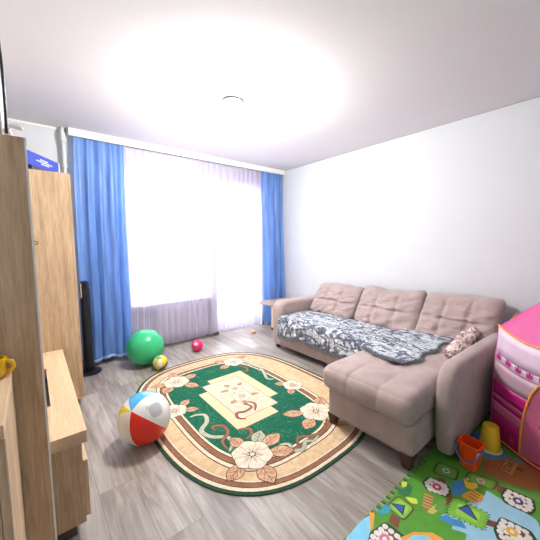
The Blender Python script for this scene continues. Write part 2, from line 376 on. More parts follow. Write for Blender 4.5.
board((X0+.03,Y0+.03,0),(X1-.06,Y1-.03,.06),'plinth',T,M['base'])
for y0,y1 in ((Y0+.012,-.012),(-.008,Y1-.012)):
    dr=board((X1-.021,y0,.085),(X1-.003,y1,.36),'drawer',T,M['oak_y'])
    board((X0+.05,y0+.03,.10),(X1-.022,y1-.03,.30),'drawer_box',dr,M['edge'])

board((xa-.004,ya-.004,.40),(xb+.004,yb_+.004,.451),'slot_shade_box',T,M['black'])  # black box added under the slot to stand in for its shade
# near open shelf tower: front edge in the plane x=-3.345
B_=thing('shelf_tower','tall oak shelf tower with pale front edge, nearer than the TV stand','shelf',(-3.56,-2.43,0))
X0,X1,Y0,Y1=-.21,.216,-.13,.13
TZ=1.695
for y0 in (Y0,Y1-.022):
    sp=board((X0,y0,0),(X1-.004,y0+.022,TZ),'side_panel',B_);board((X1-.004,y0-.001,0),(X1+.002,y0+.022,TZ),'edge_strip',sp,M['pvc'],0)
for z in (.06,.5,.92,1.34,TZ-.022):board((X0,Y0+.022,z),(X1-.004,Y1-.022,z+.022),'shelf_board',B_)
board((X0,Y0+.022,0),(X0+.006,Y1-.022,TZ-.022),'back_panel',B_)
# box unit on top of it
U=thing('top_box','small oak box unit standing on the shelf tower, at the photo edge','cabinet',(-3.58,-2.43,TZ+.001))
bx=board((-.19,-.12,0),(.178,.12,.24),'body',U);board((.178,-.12,0),(.182,.12,.24),'edge_strip',U,M['pvc'],0)
# low cabinet
Cb=thing('low_cabinet','low oak cabinet with pale top in the foreground at the left edge','cabinet',(-3.573,-2.763,0))
tpz=.95
board((-.19,-.198,tpz-.03),(.15,.198,tpz),'top_panel',Cb,M['oak_y'])
board((-.19,-.195,.0),(.132,-.177,tpz-.03),'side_panel',Cb);board((-.19,.177,0),(.132,.195,tpz-.03),'side_panel',Cb)
board((-.19,-.177,0),(-.184,.177,tpz-.03),'back_panel',Cb)
dd=board((.133,-.195,.02),(.149,.195,tpz-.033),'door',Cb);board((.149,-.198,.02),(.1515,-.193,tpz-.033),'edge_strip',dd,M['edge'],0)
# yellow toy on the low cabinet
yt=thing('toy_cup','yellow plastic toy with a rounded loop, lying on the low cabinet','toy',(-3.468,-2.625,.951))
My=mat('yellow_plastic',(246,196,20),.3,.04)
MB().lathe([(.001,0),(.028,0),(.034,.008),(.036,.045),(.039,.052),(.039,.057),(.032,.057),(.030,.010),(.001,.007)],28).build('cup',My,yt,auto=50)
MB().tube([(.034,.0,.046),(.05,-.006,.042),(.053,-.006,.026),(.046,-.004,.013),(.034,0,.012)],.006,10).build('cup_handle',My,yt,smooth=True)
# white lamp, cable, blue box
wl=thing('clip_lamp','small white lamp with flat head on top of the shelf tower','lamp',(-3.383,-2.50,TZ));wl.scale=(1,1,1.35)
MB().lathe([(.001,0),(.016,0),(.014,.006),(.007,.01),(.001,.01)],24).build('base',M['pvc'],wl,auto=40)
MB().tube([(0,0,.008),(-.006,0,.022),(.0,0,.034)],[.012,.009,.008],12).build('stem',M['pvc'],wl,smooth=True)
MB().tube([(-.012,0,.032),(.01,0,.036),(.03,0,.034),(.036,0,.030)],[.005,.007,.006,.003],12).build('lamp_head',M['pvc'],wl,smooth=True)
cb=MB().tube(catmull([(-3.402,-2.56,2.55),(-3.400,-2.56,2.3),(-3.395,-2.56,2.1),(-3.388,-2.56,1.95),(-3.386,-2.56,1.85),(-3.388,-2.555,1.70)],6),.004,8)
tag(cb.build('cable',M['black'],smooth=True),'thin black cable hanging down from the ceiling beside the top box','cable')
Mb=mat('blue_carton',(36,58,160),.45,.05)
bb=thing('blue_box','flat blue carton with white print lying on the far wardrobe','box',(-3.20,-.70,1.917),0)
bk=thing('flat_package','dark flat package under the blue carton on the far wardrobe','package',(-3.285,-.70,1.9165),math.radians(57))
MB().box((-.15,-.07,0),(.15,.07,.044)).build('sleeve',mat('dark_grey_card',(60,62,72),.7,.1),bk,bevel=.002)
bb.location=(-3.30,-.686,1.962);bb.rotation_euler=(0,0,math.radians(57))
MB().box((-.195,-.09,0),(.19,.09,.105)).build('carton',Mb,bb,bevel=.002)
MB().box((.1895,-.095,.002),(.2,.088,.103)).build('end_flap',mat('white_card',(232,234,240),.6,.02),bb)
pr_=MB()
for row,(z,x0,x1) in enumerate(((.070,-.05,.05),(.054,-.10,.10),(.038,-.04,.06))):
    x=x0;q=random.Random(row)
    while x<x1:
        l=q.uniform(.006,.014);pr_.box((x,-.0908,z-.004),(x+l,-.0901,z+.004));x+=l+.004
pr_.build('print_lines',mat('white_ink',(225,230,250),.6,.01),bb)

# ------------------------------------------------------------------ tower fan
F=thing('tower_fan','slim black tower fan standing between wardrobe and blue curtain','fan',(-2.95,-.262,0))
MB().lathe([(.001,0),(.115,0),(.115,.012),(.09,.02),(.03,.028),(.001,.03)],40).build('base',M['black'],F,auto=40)
V=[];n=28
def fan_sec(z,s):
    return [(s*.045*math.cos(a)*(1 if True else 1),s*.05*math.sin(a),z) for a in [2*PI*k/n for k in range(n)]]
fb=MB();zs=[(.028,.8),(.05,1),(.30,1),(.93,.98),(.965,.92),(.975,.6)];v=[];f=[]
for z,s in zs:v+=fan_sec(z,s)
for i in range(len(zs)-1):
    for k in range(n):k2=(k+1)%n;f.append((i*n+k,i*n+k2,(i+1)*n+k2,(i+1)*n+k))
f.append(tuple((len(zs)-1)*n+k for k in range(n)));fb.add(v,f);fb.build('housing',M['black'],F,auto=40)
g=MB()
for k in range(11):
    a=-1.9+k*.14;g.box((.0475*math.cos(a)-.0015,.0525*math.sin(a)-.0015,.32),(.0475*math.cos(a)+.0015,.0525*math.sin(a)+.0015,.90))
g.build('grille',mat('dark_grille',(44,46,54),.4,.1),F)

# ------------------------------------------------------------------ end table in the corner
E=thing('end_table','small beige end table with rounded top behind the left sofa arm','table',(-.34,-.53,0))
pts=[]
for cx,cy,a0 in ((.28,.27,0),(-.24,.24,90),(-.20,-.22,180),(.26,-.24,270)):
    rr=.06 if cx>0 else .12
    for k in range(7):
        a=math.radians(a0+15*k);pts.append((cx-(.0 if cx>0 else 0)+rr*math.cos(a)*.9,cy+rr*math.sin(a)*.9))
MB().prism(pts,'z',.43,.452).build('tabletop',M['table'],E,bevel=.003)
for y0 in (-.24,.20):board((-.16,y0,.04),(.28,y0+.018,.43),'side_panel',E,M['table2'])
board((-.16,-.222,.04),(-.142,.20,.43),'door',E,M['table2'])
board((-.14,-.22,.24),(.27,.20,.258),'shelf',E,M['table2'])
board((.26,-.222,.04),(.28,.20,.43),'back_panel',E,M['table2'])
board((-.16,-.24,.0),(.28,.218,.04),'plinth',E,M['foot'])

# ------------------------------------------------------------------ corner sofa
SF=thing('corner_sofa','greige velour corner sofa with a chaise at its near end','sofa',(0,0,0))
def wr(p,s=1.,o=0.):return noise.noise(Vector((p[0]*s+o,p[1]*s+o*1.7,p[2]*s)))
def base_disp(u,n_,p):return .004*wr(p,9)
soft_box('base',(-.985,-2.44,.07),(-.2,-1.09,.285),.02,M['sofa'],SF,16,base_disp)
def seat_disp(u,n_,p):
    o=.008*wr(p,5)
    if n_.z>.3:o+=.012*(1-u.x**2)*(1-u.y**2)
    return o
soft_box('seat_cushion',(-1.0,-2.41,.287),(-.28,-1.09,.425),.055,M['sofa'],SF,20,seat_disp)
soft_box('chaise_base',(-1.70,-3.085,.075),(-.2,-2.445,.292),.035,M['sofa'],SF,16,base_disp)
def ch_disp(u,n_,p):
    o=.010*wr(p,4.)
    # bulge, seams across the pad and two pulled buttons
    top=max(0,n_.z);fr=max(0,-n_.x)
    o+=.014*top*(1-u.x**4)*(1-u.y**4)+.012*fr*(1-u.z**2)
    for by,bx in ((-2.77,-1.30),(-2.77,-.80)):
        d=math.hypot((p.x-bx)/1.6,p.y-by);o-=.022*math.exp(-(d/.035)**2)*top+.008*math.exp(-(d/.12)**2)*top
    for sy in (-2.66,-2.88):o-=.008*math.exp(-((p.y-sy)/.012)**2)*(fr+top*max(0,min(1,(-1.45-p.x)/.2)))
    return o
soft_box('chaise_cushion',(-1.755,-3.09,.285),(-.28,-2.425,.465),.06,M['sofa'],SF,44,ch_disp)
def arm(name,y0,y1,prof,r_=.035):
    o=MB().prism(prof,'y',y0,y1).build(name,M['sofa'],SF)
    md=o.modifiers.new('b','BEVEL');md.width=r_;md.segments=5;md.limit_method='ANGLE';md.angle_limit=math.radians(50)
    o.data.shade_smooth();return o
def arc(cx,cz,r,a0,a1,k=6):return [(cx+r*math.cos(math.radians(a0+(a1-a0)*i/k)),cz+r*math.sin(math.radians(a0+(a1-a0)*i/k))) for i in range(k+1)]
arm('armrest',-1.085,-.915,[(-.10,.05),(-.10,.60)]+[(-.5,.615)]+arc(-.86,.50,.12,90,180)+[(-.98,.05)],.045)
aR=[(-.10,.03),(-.10,.585),(-.6,.60),(-1.2,.61)]+arc(-1.34,.47,.14,90,170)+[(-1.485,.35),(-1.465,.15),(-1.44,.03)]
arm('armrest',-3.205,-3.105,aR,.035)
# back behind the cushions
soft_box('backrest',(-.26,-3.10,.08),(-.03,-.93,.60),.05,M['sofa'],SF,12)
def back_cushion(y0,y1,ztop,seed,shear=0.,lift=0.):
    yc=(y0+y1)/2;W2=(y1-y0)/2;zb=.435
    def dsp(u,n_,p):
        fr=max(0,-n_.x);fy=(p.y-yc)/W2;fz=(p.z-zb)/(ztop-zb)*2-1
        edge=(1-abs(fy)**2.4)*(1-abs(fz)**2.4);edge=max(0,edge)
        o=0.
        v=Vector((0,0,0))
        v.x-=fr*(.07*edge**.6)
        # stitched cross seams, pulled in the middle
        for s0 in (-.33,.33):v.x+=fr*.032*math.exp(-((fy-s0)/.06)**2)*(1-abs(fz)**3)
        v.x+=fr*.030*math.exp(-((fz-.0)/.08)**2)*(1-abs(fy)**3)
        # wrinkles fan out
        v.x+=fr*.020*noise.noise(Vector((fy*2.2+seed,fz*4+fy*3,seed*3.1)))+fr*.012*noise.noise(Vector((fy*5+seed+fz*3,fz*9-fy*5,seed)))
        v.z+=.012*noise.noise(Vector((fy*2.5,seed,fz)))
        # corners pull out, sides pinch
        v.z+=.012*math.sin(fy*3+seed)*(1 if n_.z>.2 else 0)*abs(n_.z) + .02*abs(n_.z)*(abs(fy)**4 if n_.z>0 else 0)
        # lean: bottom stands forward
        v.x-=(1-(p.z-zb)/(ztop-zb))*.31
        v.y+=shear*(1-(p.z-zb)/(ztop-zb))
        return v
    return soft_box('back_cushion',(-.20,y0,zb),(-.045,y1,ztop),.06,M['sofa'],SF,36,dsp)
back_cushion(-1.725,-1.05,.79,1.3,-.04)
back_cushion(-2.475,-1.745,.815,4.1,-.05)
back_cushion(-3.145,-2.495,.835,8.2,-.0)
def leg(x,y,h=.085,t=.035,b_=.022,m=None,z0=.0):
    o=MB();v=[];
    for z,s in ((z0,b_),(h,t)):v+=[(x-s,y-s,z),(x+s,y-s,z),(x+s,y+s,z),(x-s,y+s,z)]
    o.add(v,[(3,2,1,0),(4,5,6,7),(0,1,5,4),(1,2,6,5),(2,3,7,6),(3,0,4,7)]);o.build('leg',m or M['foot'],SF,bevel=.004)
leg(-1.665,-2.485,.09,z0=.0095);leg(-1.67,-3.045,.09,.038,.024);leg(-.25,-3.04,.09);leg(-.25,-2.5,.09)
leg(-.90,-.955,.055,.028,.022,M['black']);leg(-.2,-.955,.055,.028,.022,M['black'])
leg(-.3,-1.2,.08);leg(-.3,-2.3,.08)

# throw over the seat
def throw_mat():
    m,nt,b=base_mat('grey_patterned_throw');tc=N(nt,'ShaderNodeTexCoord')
    mp=N(nt,'ShaderNodeMapping');mp.inputs['Scale'].default_value=(10,4.5,6);nt.links.new(tc.outputs['Object'],mp.inputs[0])
    n1=N(nt,'ShaderNodeTexNoise',Scale=1.,Detail=1.5,Distortion=2.2);nt.links.new(mp.outputs[0],n1.inputs['Vector'])
    r1=ramp(nt,[(.0,(208,213,218)),(.44,(208,213,218)),(.50,(120,126,138)),(.58,(104,110,122)),(.63,(220,222,226))],'CONSTANT');nt.links.new(n1.outputs['Fac'],r1.inputs[0])
    mp2=N(nt,'ShaderNodeMapping');mp2.inputs['Scale'].default_value=(60,30,34);nt.links.new(tc.outputs['Object'],mp2.inputs[0])
    v=N(nt,'ShaderNodeTexNoise',Scale=1.,Detail=2.,Distortion=1.5);nt.links.new(mp2.outputs[0],v.inputs['Vector'])
    r2=ramp(nt,[(.38,(120,124,134)),(.45,(216,218,222)),(.55,(236,238,240)),(.60,(250,250,250))],'CONSTANT');nt.links.new(v.outputs['Fac'],r2.inputs[0])
    vo=N(nt,'ShaderNodeTexVoronoi',Scale=1.);mp3=N(nt,'ShaderNodeMapping');mp3.inputs['Scale'].default_value=(17,9,10);nt.links.new(tc.outputs['Object'],mp3.inputs[0]);nt.links.new(mp3.outputs[0],vo.inputs['Vector'])
    r3=ramp(nt,[(.0,(1,1,1,1)),(.19,(0,0,0,1))],'CONSTANT');nt.links.new(vo.outputs['Distance'],r3.inputs[0])
    mx=N(nt,'ShaderNodeMix',data_type='RGBA',blend_type='MULTIPLY');mx.inputs[0].default_value=.75;nt.links.new(r1.outputs[0],mx.inputs[6]);nt.links.new(r2.outputs[0],mx.inputs[7])
    m2=N(nt,'ShaderNodeMix',data_type='RGBA');nt.links.new(r3.outputs[0],m2.inputs[0]);nt.links.new(mx.outputs[2],m2.inputs[6]);m2.inputs[7].default_value=srgb((232,230,228))
    nt.links.new(m2.outputs[2],b.inputs['Base Color']);b.inputs['Roughness'].default_value=.95;b.inputs['Specular IOR Level'].default_value=.1
    bp=N(nt,'ShaderNodeBump',Strength=.5,Distance=.004);nt.links.new(v.outputs['Fac'],bp.inputs['Height']);nt.links.new(bp.outputs[0],b.inputs['Normal']);return m
TH=thing('throw_blanket','grey and white patterned throw with dark fringe spread over the sofa seat','blanket',(0,0,0))
def throw_pt(y,s):
    """s = distance of cloth from the back edge x=-.50 towards the front"""
    k=max(0,min(1,(-2.38-y)/.06));k=k*k*(3-2*k)     # 0 on the main seat, 1 on the chaise
    zt=.445+.012*math.sin(PI*max(0,min(1,(-1.1-y)/1.3)))
    flat=.475;R=.055
    if s<=flat:a=(-.50-s,zt)
    elif s<=flat+R*PI/2:
        w_=(s-flat)/R;a=(-.50-flat-R*math.sin(w_),zt-R*(1-math.cos(w_)))
    else:a=(-.50-flat-R-.004,zt-R-(s-flat-R*PI/2))
    zc=.492
    b_=(-.50-s,zc)
    x=a[0]*(1-k)+b_[0]*k;z=a[1]*(1-k)+b_[1]*k
    w=wr((x,y,0),7.,3.)*.006+wr((x,y,0),18.,5.)*.003
    hang=max(0,s-flat-R*PI/2)*(1-k)
    return Vector((x-hang*.25*abs(wr((y,0,0),6.,1.))- (w if hang>0 else 0)-.004,y,z+(0 if hang>0 else abs(w))+.003))
ny,ns=150,56;V=[];Fc=[];front=[]
for i in range(ny+1):
    y=-1.115-(2.86-1.115)*i/ny
    smax=.71+.008*math.sin(y*9)+(.10*max(0,min(1,(-2.40-y)/.2)))-.10*max(0,min(1,(-2.62-y)/.28))*0
    for j in range(ns+1):
        p=throw_pt(y-(.02*math.sin(j*.3) if i==ny else 0),smax*j/ns);V.append(p)
    front.append(V[-1])
for i in range(ny):
    for j in range(ns):
        a=i*(ns+1)+j;Fc.append((a,a+1,a+ns+2,a+ns+1))
o=mesh_obj('cloth',V,Fc,throw_mat(),TH,True);md=o.modifiers.new('s','SOLIDIFY');md.thickness=.005;md.offset=1
fr=MB();q=random.Random(4)
for i in range(ny):
    for t in (0,.5):
        p=front[i].lerp(front[i+1],t);onch=p.y<-2.42;l=q.uniform(.03,.055)
        if onch:e=p+Vector((-l,q.uniform(-.01,.01),-.006))
        else:e=p+Vector((q.uniform(-.004,.002)-.004,q.uniform(-.008,.008),-l))
        fr.tube([p,p.lerp(e,.5)+Vector((-.003,0,0.002)),e],[.0032,.003,.002],5)
fr2=[V[ny*(ns+1)+j] for j in range(ns+1)]
for j in range(0,ns):
    p=fr2[j];e=p+Vector((q.uniform(-.008,.008),-q.uniform(.02,.035),-.004));fr.tube([p,e],[.003,.002],5)
fo=fr.build('fringe',mat('dark_fringe',(112,116,126),.9,.5,60),TH);fo['kind']='stuff'

# crumpled patterned cushion by the near arm
def pill_mat():
    m,nt,b=base_mat('mauve_print_cotton');tc=N(nt,'ShaderNodeTexCoord');n1=N(nt,'ShaderNodeTexNoise',Scale=22.,Detail=2.,Distortion=1.);nt.links.new(tc.outputs['Object'],n1.inputs['Vector'])
    r=ramp(nt,[(.0,(214,200,190)),(.47,(202,182,176)),(.53,(150,120,122)),(.60,(112,84,92)),(.66,(222,212,204))],'CONSTANT');nt.links.new(n1.outputs['Fac'],r.inputs[0]);nt.links.new(r.outputs[0],b.inputs['Base Color']);b.inputs['Roughness'].default_value=.9;return m
PL=thing('print_cushion','crumpled cream and mauve printed cushion squeezed beside the near sofa arm','cushion',(-.71,-3.02,.548))
def pd(u,n_,p):return .035*noise.noise(Vector((p.x*7,p.y*9,p.z*9)))+.018*noise.noise(Vector((p.x*18,p.y*20,p.z*20)))
o=soft_box('cushion_body',(-.27,-.06,-.065),(.27,.06,.065),.055,pill_mat(),PL,26,pd)
PL.rotation_euler=(math.radians(25),math.radians(-6),math.radians(3))

# ------------------------------------------------------------------ oval rug
RC=(-1.965,-1.72)
def sup(cx,cy,a,b,n_,k=96):
    o=[]
    for i in range(k):
        t=2*PI*i/k;c,s=math.cos(t),math.sin(t);o.append((cx+a*abs(c)**(2/n_)*(1 if c>=0 else -1),cy+b*abs(s)**(2/n_)*(1 if s>=0 else -1)))
    return o
def rugm(n_,c,c2=None,sc=30):
    m,nt,b=base_mat(n_);tc=N(nt,'ShaderNodeTexCoord');n1=N(nt,'ShaderNodeTexNoise',Scale=float(sc),Detail=3.,Distortion=1.5);nt.links.new(tc.outputs['Object'],n1.inputs['Vector'])
    c2=c2 or tuple(x*.9 for x in c);r=ramp(nt,[(.42,c),(.60,c2)]);nt.links.new(n1.outputs['Fac'],r.inputs[0]);nt.links.new(r.outputs[0],b.inputs['Base Color'])
    b.inputs['Roughness'].default_value=.95;b.inputs['Specular IOR Level'].default_value=.08
    n2=N(nt,'ShaderNodeTexNoise',Scale=500.);nt.links.new(tc.outputs['Object'],n2.inputs['Vector']);bp=N(nt,'ShaderNodeBump',Strength=.3,Distance=.002);nt.links.new(n2.outputs['Fac'],bp.inputs['Height']);nt.links.new(bp.outputs[0],b.inputs['Normal']);return m
def veined(n_,c,c2):
    m=rugm(n_,c,c2);nt=m.node_tree;b=nt.nodes['Principled BSDF'];tc=N(nt,'ShaderNodeTexCoord')
    n1=N(nt,'ShaderNodeTexNoise',Scale=9.,Detail=2.,Distortion=2.5);nt.links.new(tc.outputs['Object'],n1.inputs['Vector'])
    r=ramp(nt,[(.0,c),(.485,c),(.5,c2),(.515,c),(1,c)]);nt.links.new(n1.outputs['Fac'],r.inputs[0]);nt.links.new(r.outputs[0],b.inputs['Base Color']);return m
RM=[rugm('rug_dark_green',(48,76,60)),rugm('rug_cream',(232,212,184)),rugm('rug_brown',(146,104,80)),rugm('rug_beige',(200,170,132),(214,188,152),14),
    veined('rug_green_field',(28,92,70),(86,136,108)),rugm('rug_dark_line',(70,50,44)),rugm('rug_ivory',(226,212,192),(210,192,170)),rugm('rug_leaf',(186,140,108),(206,170,140)),rugm('rug_sage',(178,184,160)),veined('rug_card',(218,194,156),(214,184,146)),rugm('rug_card_pink',(236,204,180))]
R_=MB();z=.007;dz=.00005
def lay(o,mi):
    global z
    R_.poly(o,z,mi);z+=dz
outer=sup(*RC,.815,1.025,2.9,128)
R_.prism(outer,'z',0.0,z,0);z+=dz
lay(sup(*RC,.794,1.004,2.9),1);lay(sup(*RC,.773,.983,2.9),5);lay(sup(*RC,.769,.979,2.9),2);lay(sup(*RC,.742,.952,2.9),5);lay(sup(*RC,.738,.948,2.9),1);lay(sup(*RC,.728,.938,2.9),3)
IC=(-2.02,-1.72);
ia,ib,in_=.575,.845,3.4
lay(sup(*IC,ia,ib,in_),5);lay(sup(*IC,ia-.007,ib-.007,in_),1);lay(sup(*IC,ia-.03,ib-.03,in_),5);lay(sup(*IC,ia-.036,ib-.036,in_),2);lay(sup(*IC,ia-.07,ib-.07,in_),5);lay(sup(*IC,ia-.076,ib-.076,in_),1);lay(sup(*IC,ia-.092,ib-.092,in_),4)
rect=lambda x0,x1,y0,y1:[(x0,y0),(x1,y0),(x1,y1),(x0,y1)]
lay(rect(-2.09,-1.71,-1.89,-1.27),9);lay(rect(-2.27,-1.89,-2.11,-1.46),9)
lay(rect(-2.185,-1.805,-2.01,-1.345),2);lay(rect(-2.18,-1.81,-2.005,-1.35),10)
def petal(c,ang,l,w,k=9,wave=.0):
    o=[]
    for i in range(k+1):
        t=i/k;o.append((t*l,w*math.sin(PI*t**(1.25 if not wave else 1.75))))
    o+=[(x,-y) for x,y in reversed(o[1:-1])]
    ca,sa=math.cos(ang),math.sin(ang);return [(c[0]+x*ca-y*sa,c[1]+x*sa+y*ca) for x,y in o]
def grow(p,c,s):return [(c[0]+(x-c[0])*s,c[1]+(y-c[1])*s) for x,y in p]
def leaf(c,ang,l,w,mi=7):
    global z
    p=petal(c,ang,l,w);m_=(c[0]+math.cos(ang)*l/2,c[1]+math.sin(ang)*l/2)
    lay(grow(p,m_,1.08),5);lay(p,mi)
    e=(c[0]+math.cos(ang)*l*.9,c[1]+math.sin(ang)*l*.9);R_.stroke([c,e],.003,z,5)
    for t in (.3,.5,.7):
        for s in (-1,1):
            q0=(c[0]+math.cos(ang)*l*t,c[1]+math.sin(ang)*l*t);a2=ang+s*.7;R_.stroke([q0,(q0[0]+math.cos(a2)*w*.9,q0[1]+math.sin(a2)*w*.9)],.0025,z,5)
    z+=dz
def flower(c,r,rot=0,npet=6,leaves=((),)):
    global z
    z=ZF
    for a in leaves:
        if a:leaf((c[0]+math.cos(a[0])*r*.55,c[1]+math.sin(a[0])*r*.55),a[0],a[1],a[2],a[3] if len(a)>3 else 7)
    for k in range(npet):
        a=rot+2*PI*k/npet;p=petal(c,a,r,r*.46,11,1);m_=(c[0]+math.cos(a)*r/2,c[1]+math.sin(a)*r/2)
        lay(grow(p,m_,1.06),5);lay(p,6)
        for s in (-.16,0,.16):
            R_.stroke([(c[0]+math.cos(a+s)*r*.2,c[1]+math.sin(a+s)*r*.2),(c[0]+math.cos(a+s*.8)*r*(.5+.1*(s==0)),c[1]+math.sin(a+s*.8)*r*(.5+.1*(s==0)))],.0025,z,2)
        z+=dz
    lay(sup(c[0],c[1],r*.17,r*.17,2,18),5);lay(sup(c[0],c[1],r*.12,r*.12,2,18),6)
def ribbon(pts,w,mi):
    global z
    c=catmull([Vector((p[0],p[1],0)) for p in pts],8);n=len(c)
    ws=[w*(.35+.65*math.sin(PI*min(1,max(0,i/(n-1)*.9+.05)))) for i in range(n)]
    R_.stroke(c,[x+.006 for x in ws],z,5);z+=dz;R_.stroke(c,ws,z,mi);z+=dz
ribbon([(-2.47,-1.73),(-2.42,-1.735),(-2.37,-1.78),(-2.40,-1.87),(-2.478,-1.94),(-2.455,-2.045),(-2.37,-2.12),(-2.38,-2.2),(-2.43,-2.25)],.034,8)
ribbon([(-2.40,-2.0),(-2.395,-1.95),(-2.33,-1.985),(-2.34,-2.08),(-2.42,-2.14),(-2.43,-2.23)],.026,2)
ribbon([(-2.27,-2.10),(-2.20,-2.14),(-2.22,-2.2),(-2.28,-2.22)],.026,2)
ribbon([(-1.617,-1.10),(-1.56,-1.16),(-1.50,-1.33),(-1.545,-1.47),(-1.60,-1.6),(-1.56,-1.65)],.032,8)
ribbon([(-1.66,-1.14),(-1.62,-1.25),(-1.66,-1.33),(-1.70,-1.28)],.024,2)
ribbon([(-2.20,-2.47),(-2.14,-2.42),(-2.09,-2.45),(-2.11,-2.50),(-2.05,-2.54),(-1.98,-2.50),(-1.93,-2.53),(-1.84,-2.50)],.028,8)
ribbon([(-2.06,-2.51),(-1.99,-2.44),(-1.9,-2.49),(-1.8,-2.5),(-1.72,-2.45)],.026,2)
R1=math.radians
ZF=z
flower((-2.335,-2.37),.135,.3,6,((R1(200),.17,.05),(R1(262),.19,.055),(R1(330),.20,.05),(R1(40),.17,.05,8),(R1(95),.15,.045),(R1(10),.20,.05,7)))
flower((-1.66,-2.30),.13,.1,6,((R1(150),.20,.045),(R1(205),.18,.05),(R1(280),.20,.055),(R1(30),.16,.05),(R1(330),.16,.05)))
flower((-2.33,-1.09),.125,.5,6,((R1(10),.16,.045),(R1(300),.19,.045),(R1(170),.16,.045),(R1(220),.16,.05),(R1(80),.16,.045)))
flower((-1.64,-1.03),.115,.2,6,((R1(200),.16,.045),(R1(140),.16,.045),(R1(20),.16,.045)))
flower((-2.53,-1.57),.10,.2,5,((R1(30),.13,.035),(R1(330),.13,.035)))
flower((-1.50,-1.86),.10,.9,5,((R1(130),.12,.035),(R1(220),.12,.035)))
flower((-1.96,-1.57),.075,.1,6,((R1(110),.09,.02),(R1(170),.1,.02),(R1(30),.09,.02)))
flower((-1.985,-1.72),.09,.5,6,((R1(340),.11,.022),(R1(250),.11,.022),(R1(200),.1,.022)))
ribbon([(-2.04,-1.84),(-2.02,-1.92),(-2.10,-1.94),(-2.16,-1.92),(-2.19,-1.98),(-2.15,-2.03)],.02,2)
ribbon([(-2.0,-1.83),(-1.97,-1.9),(-2.03,-1.98)],.016,2)
tag(R_.build('rug',RM,fix=False),'oval green and beige floral rug in front of the sofa','rug')

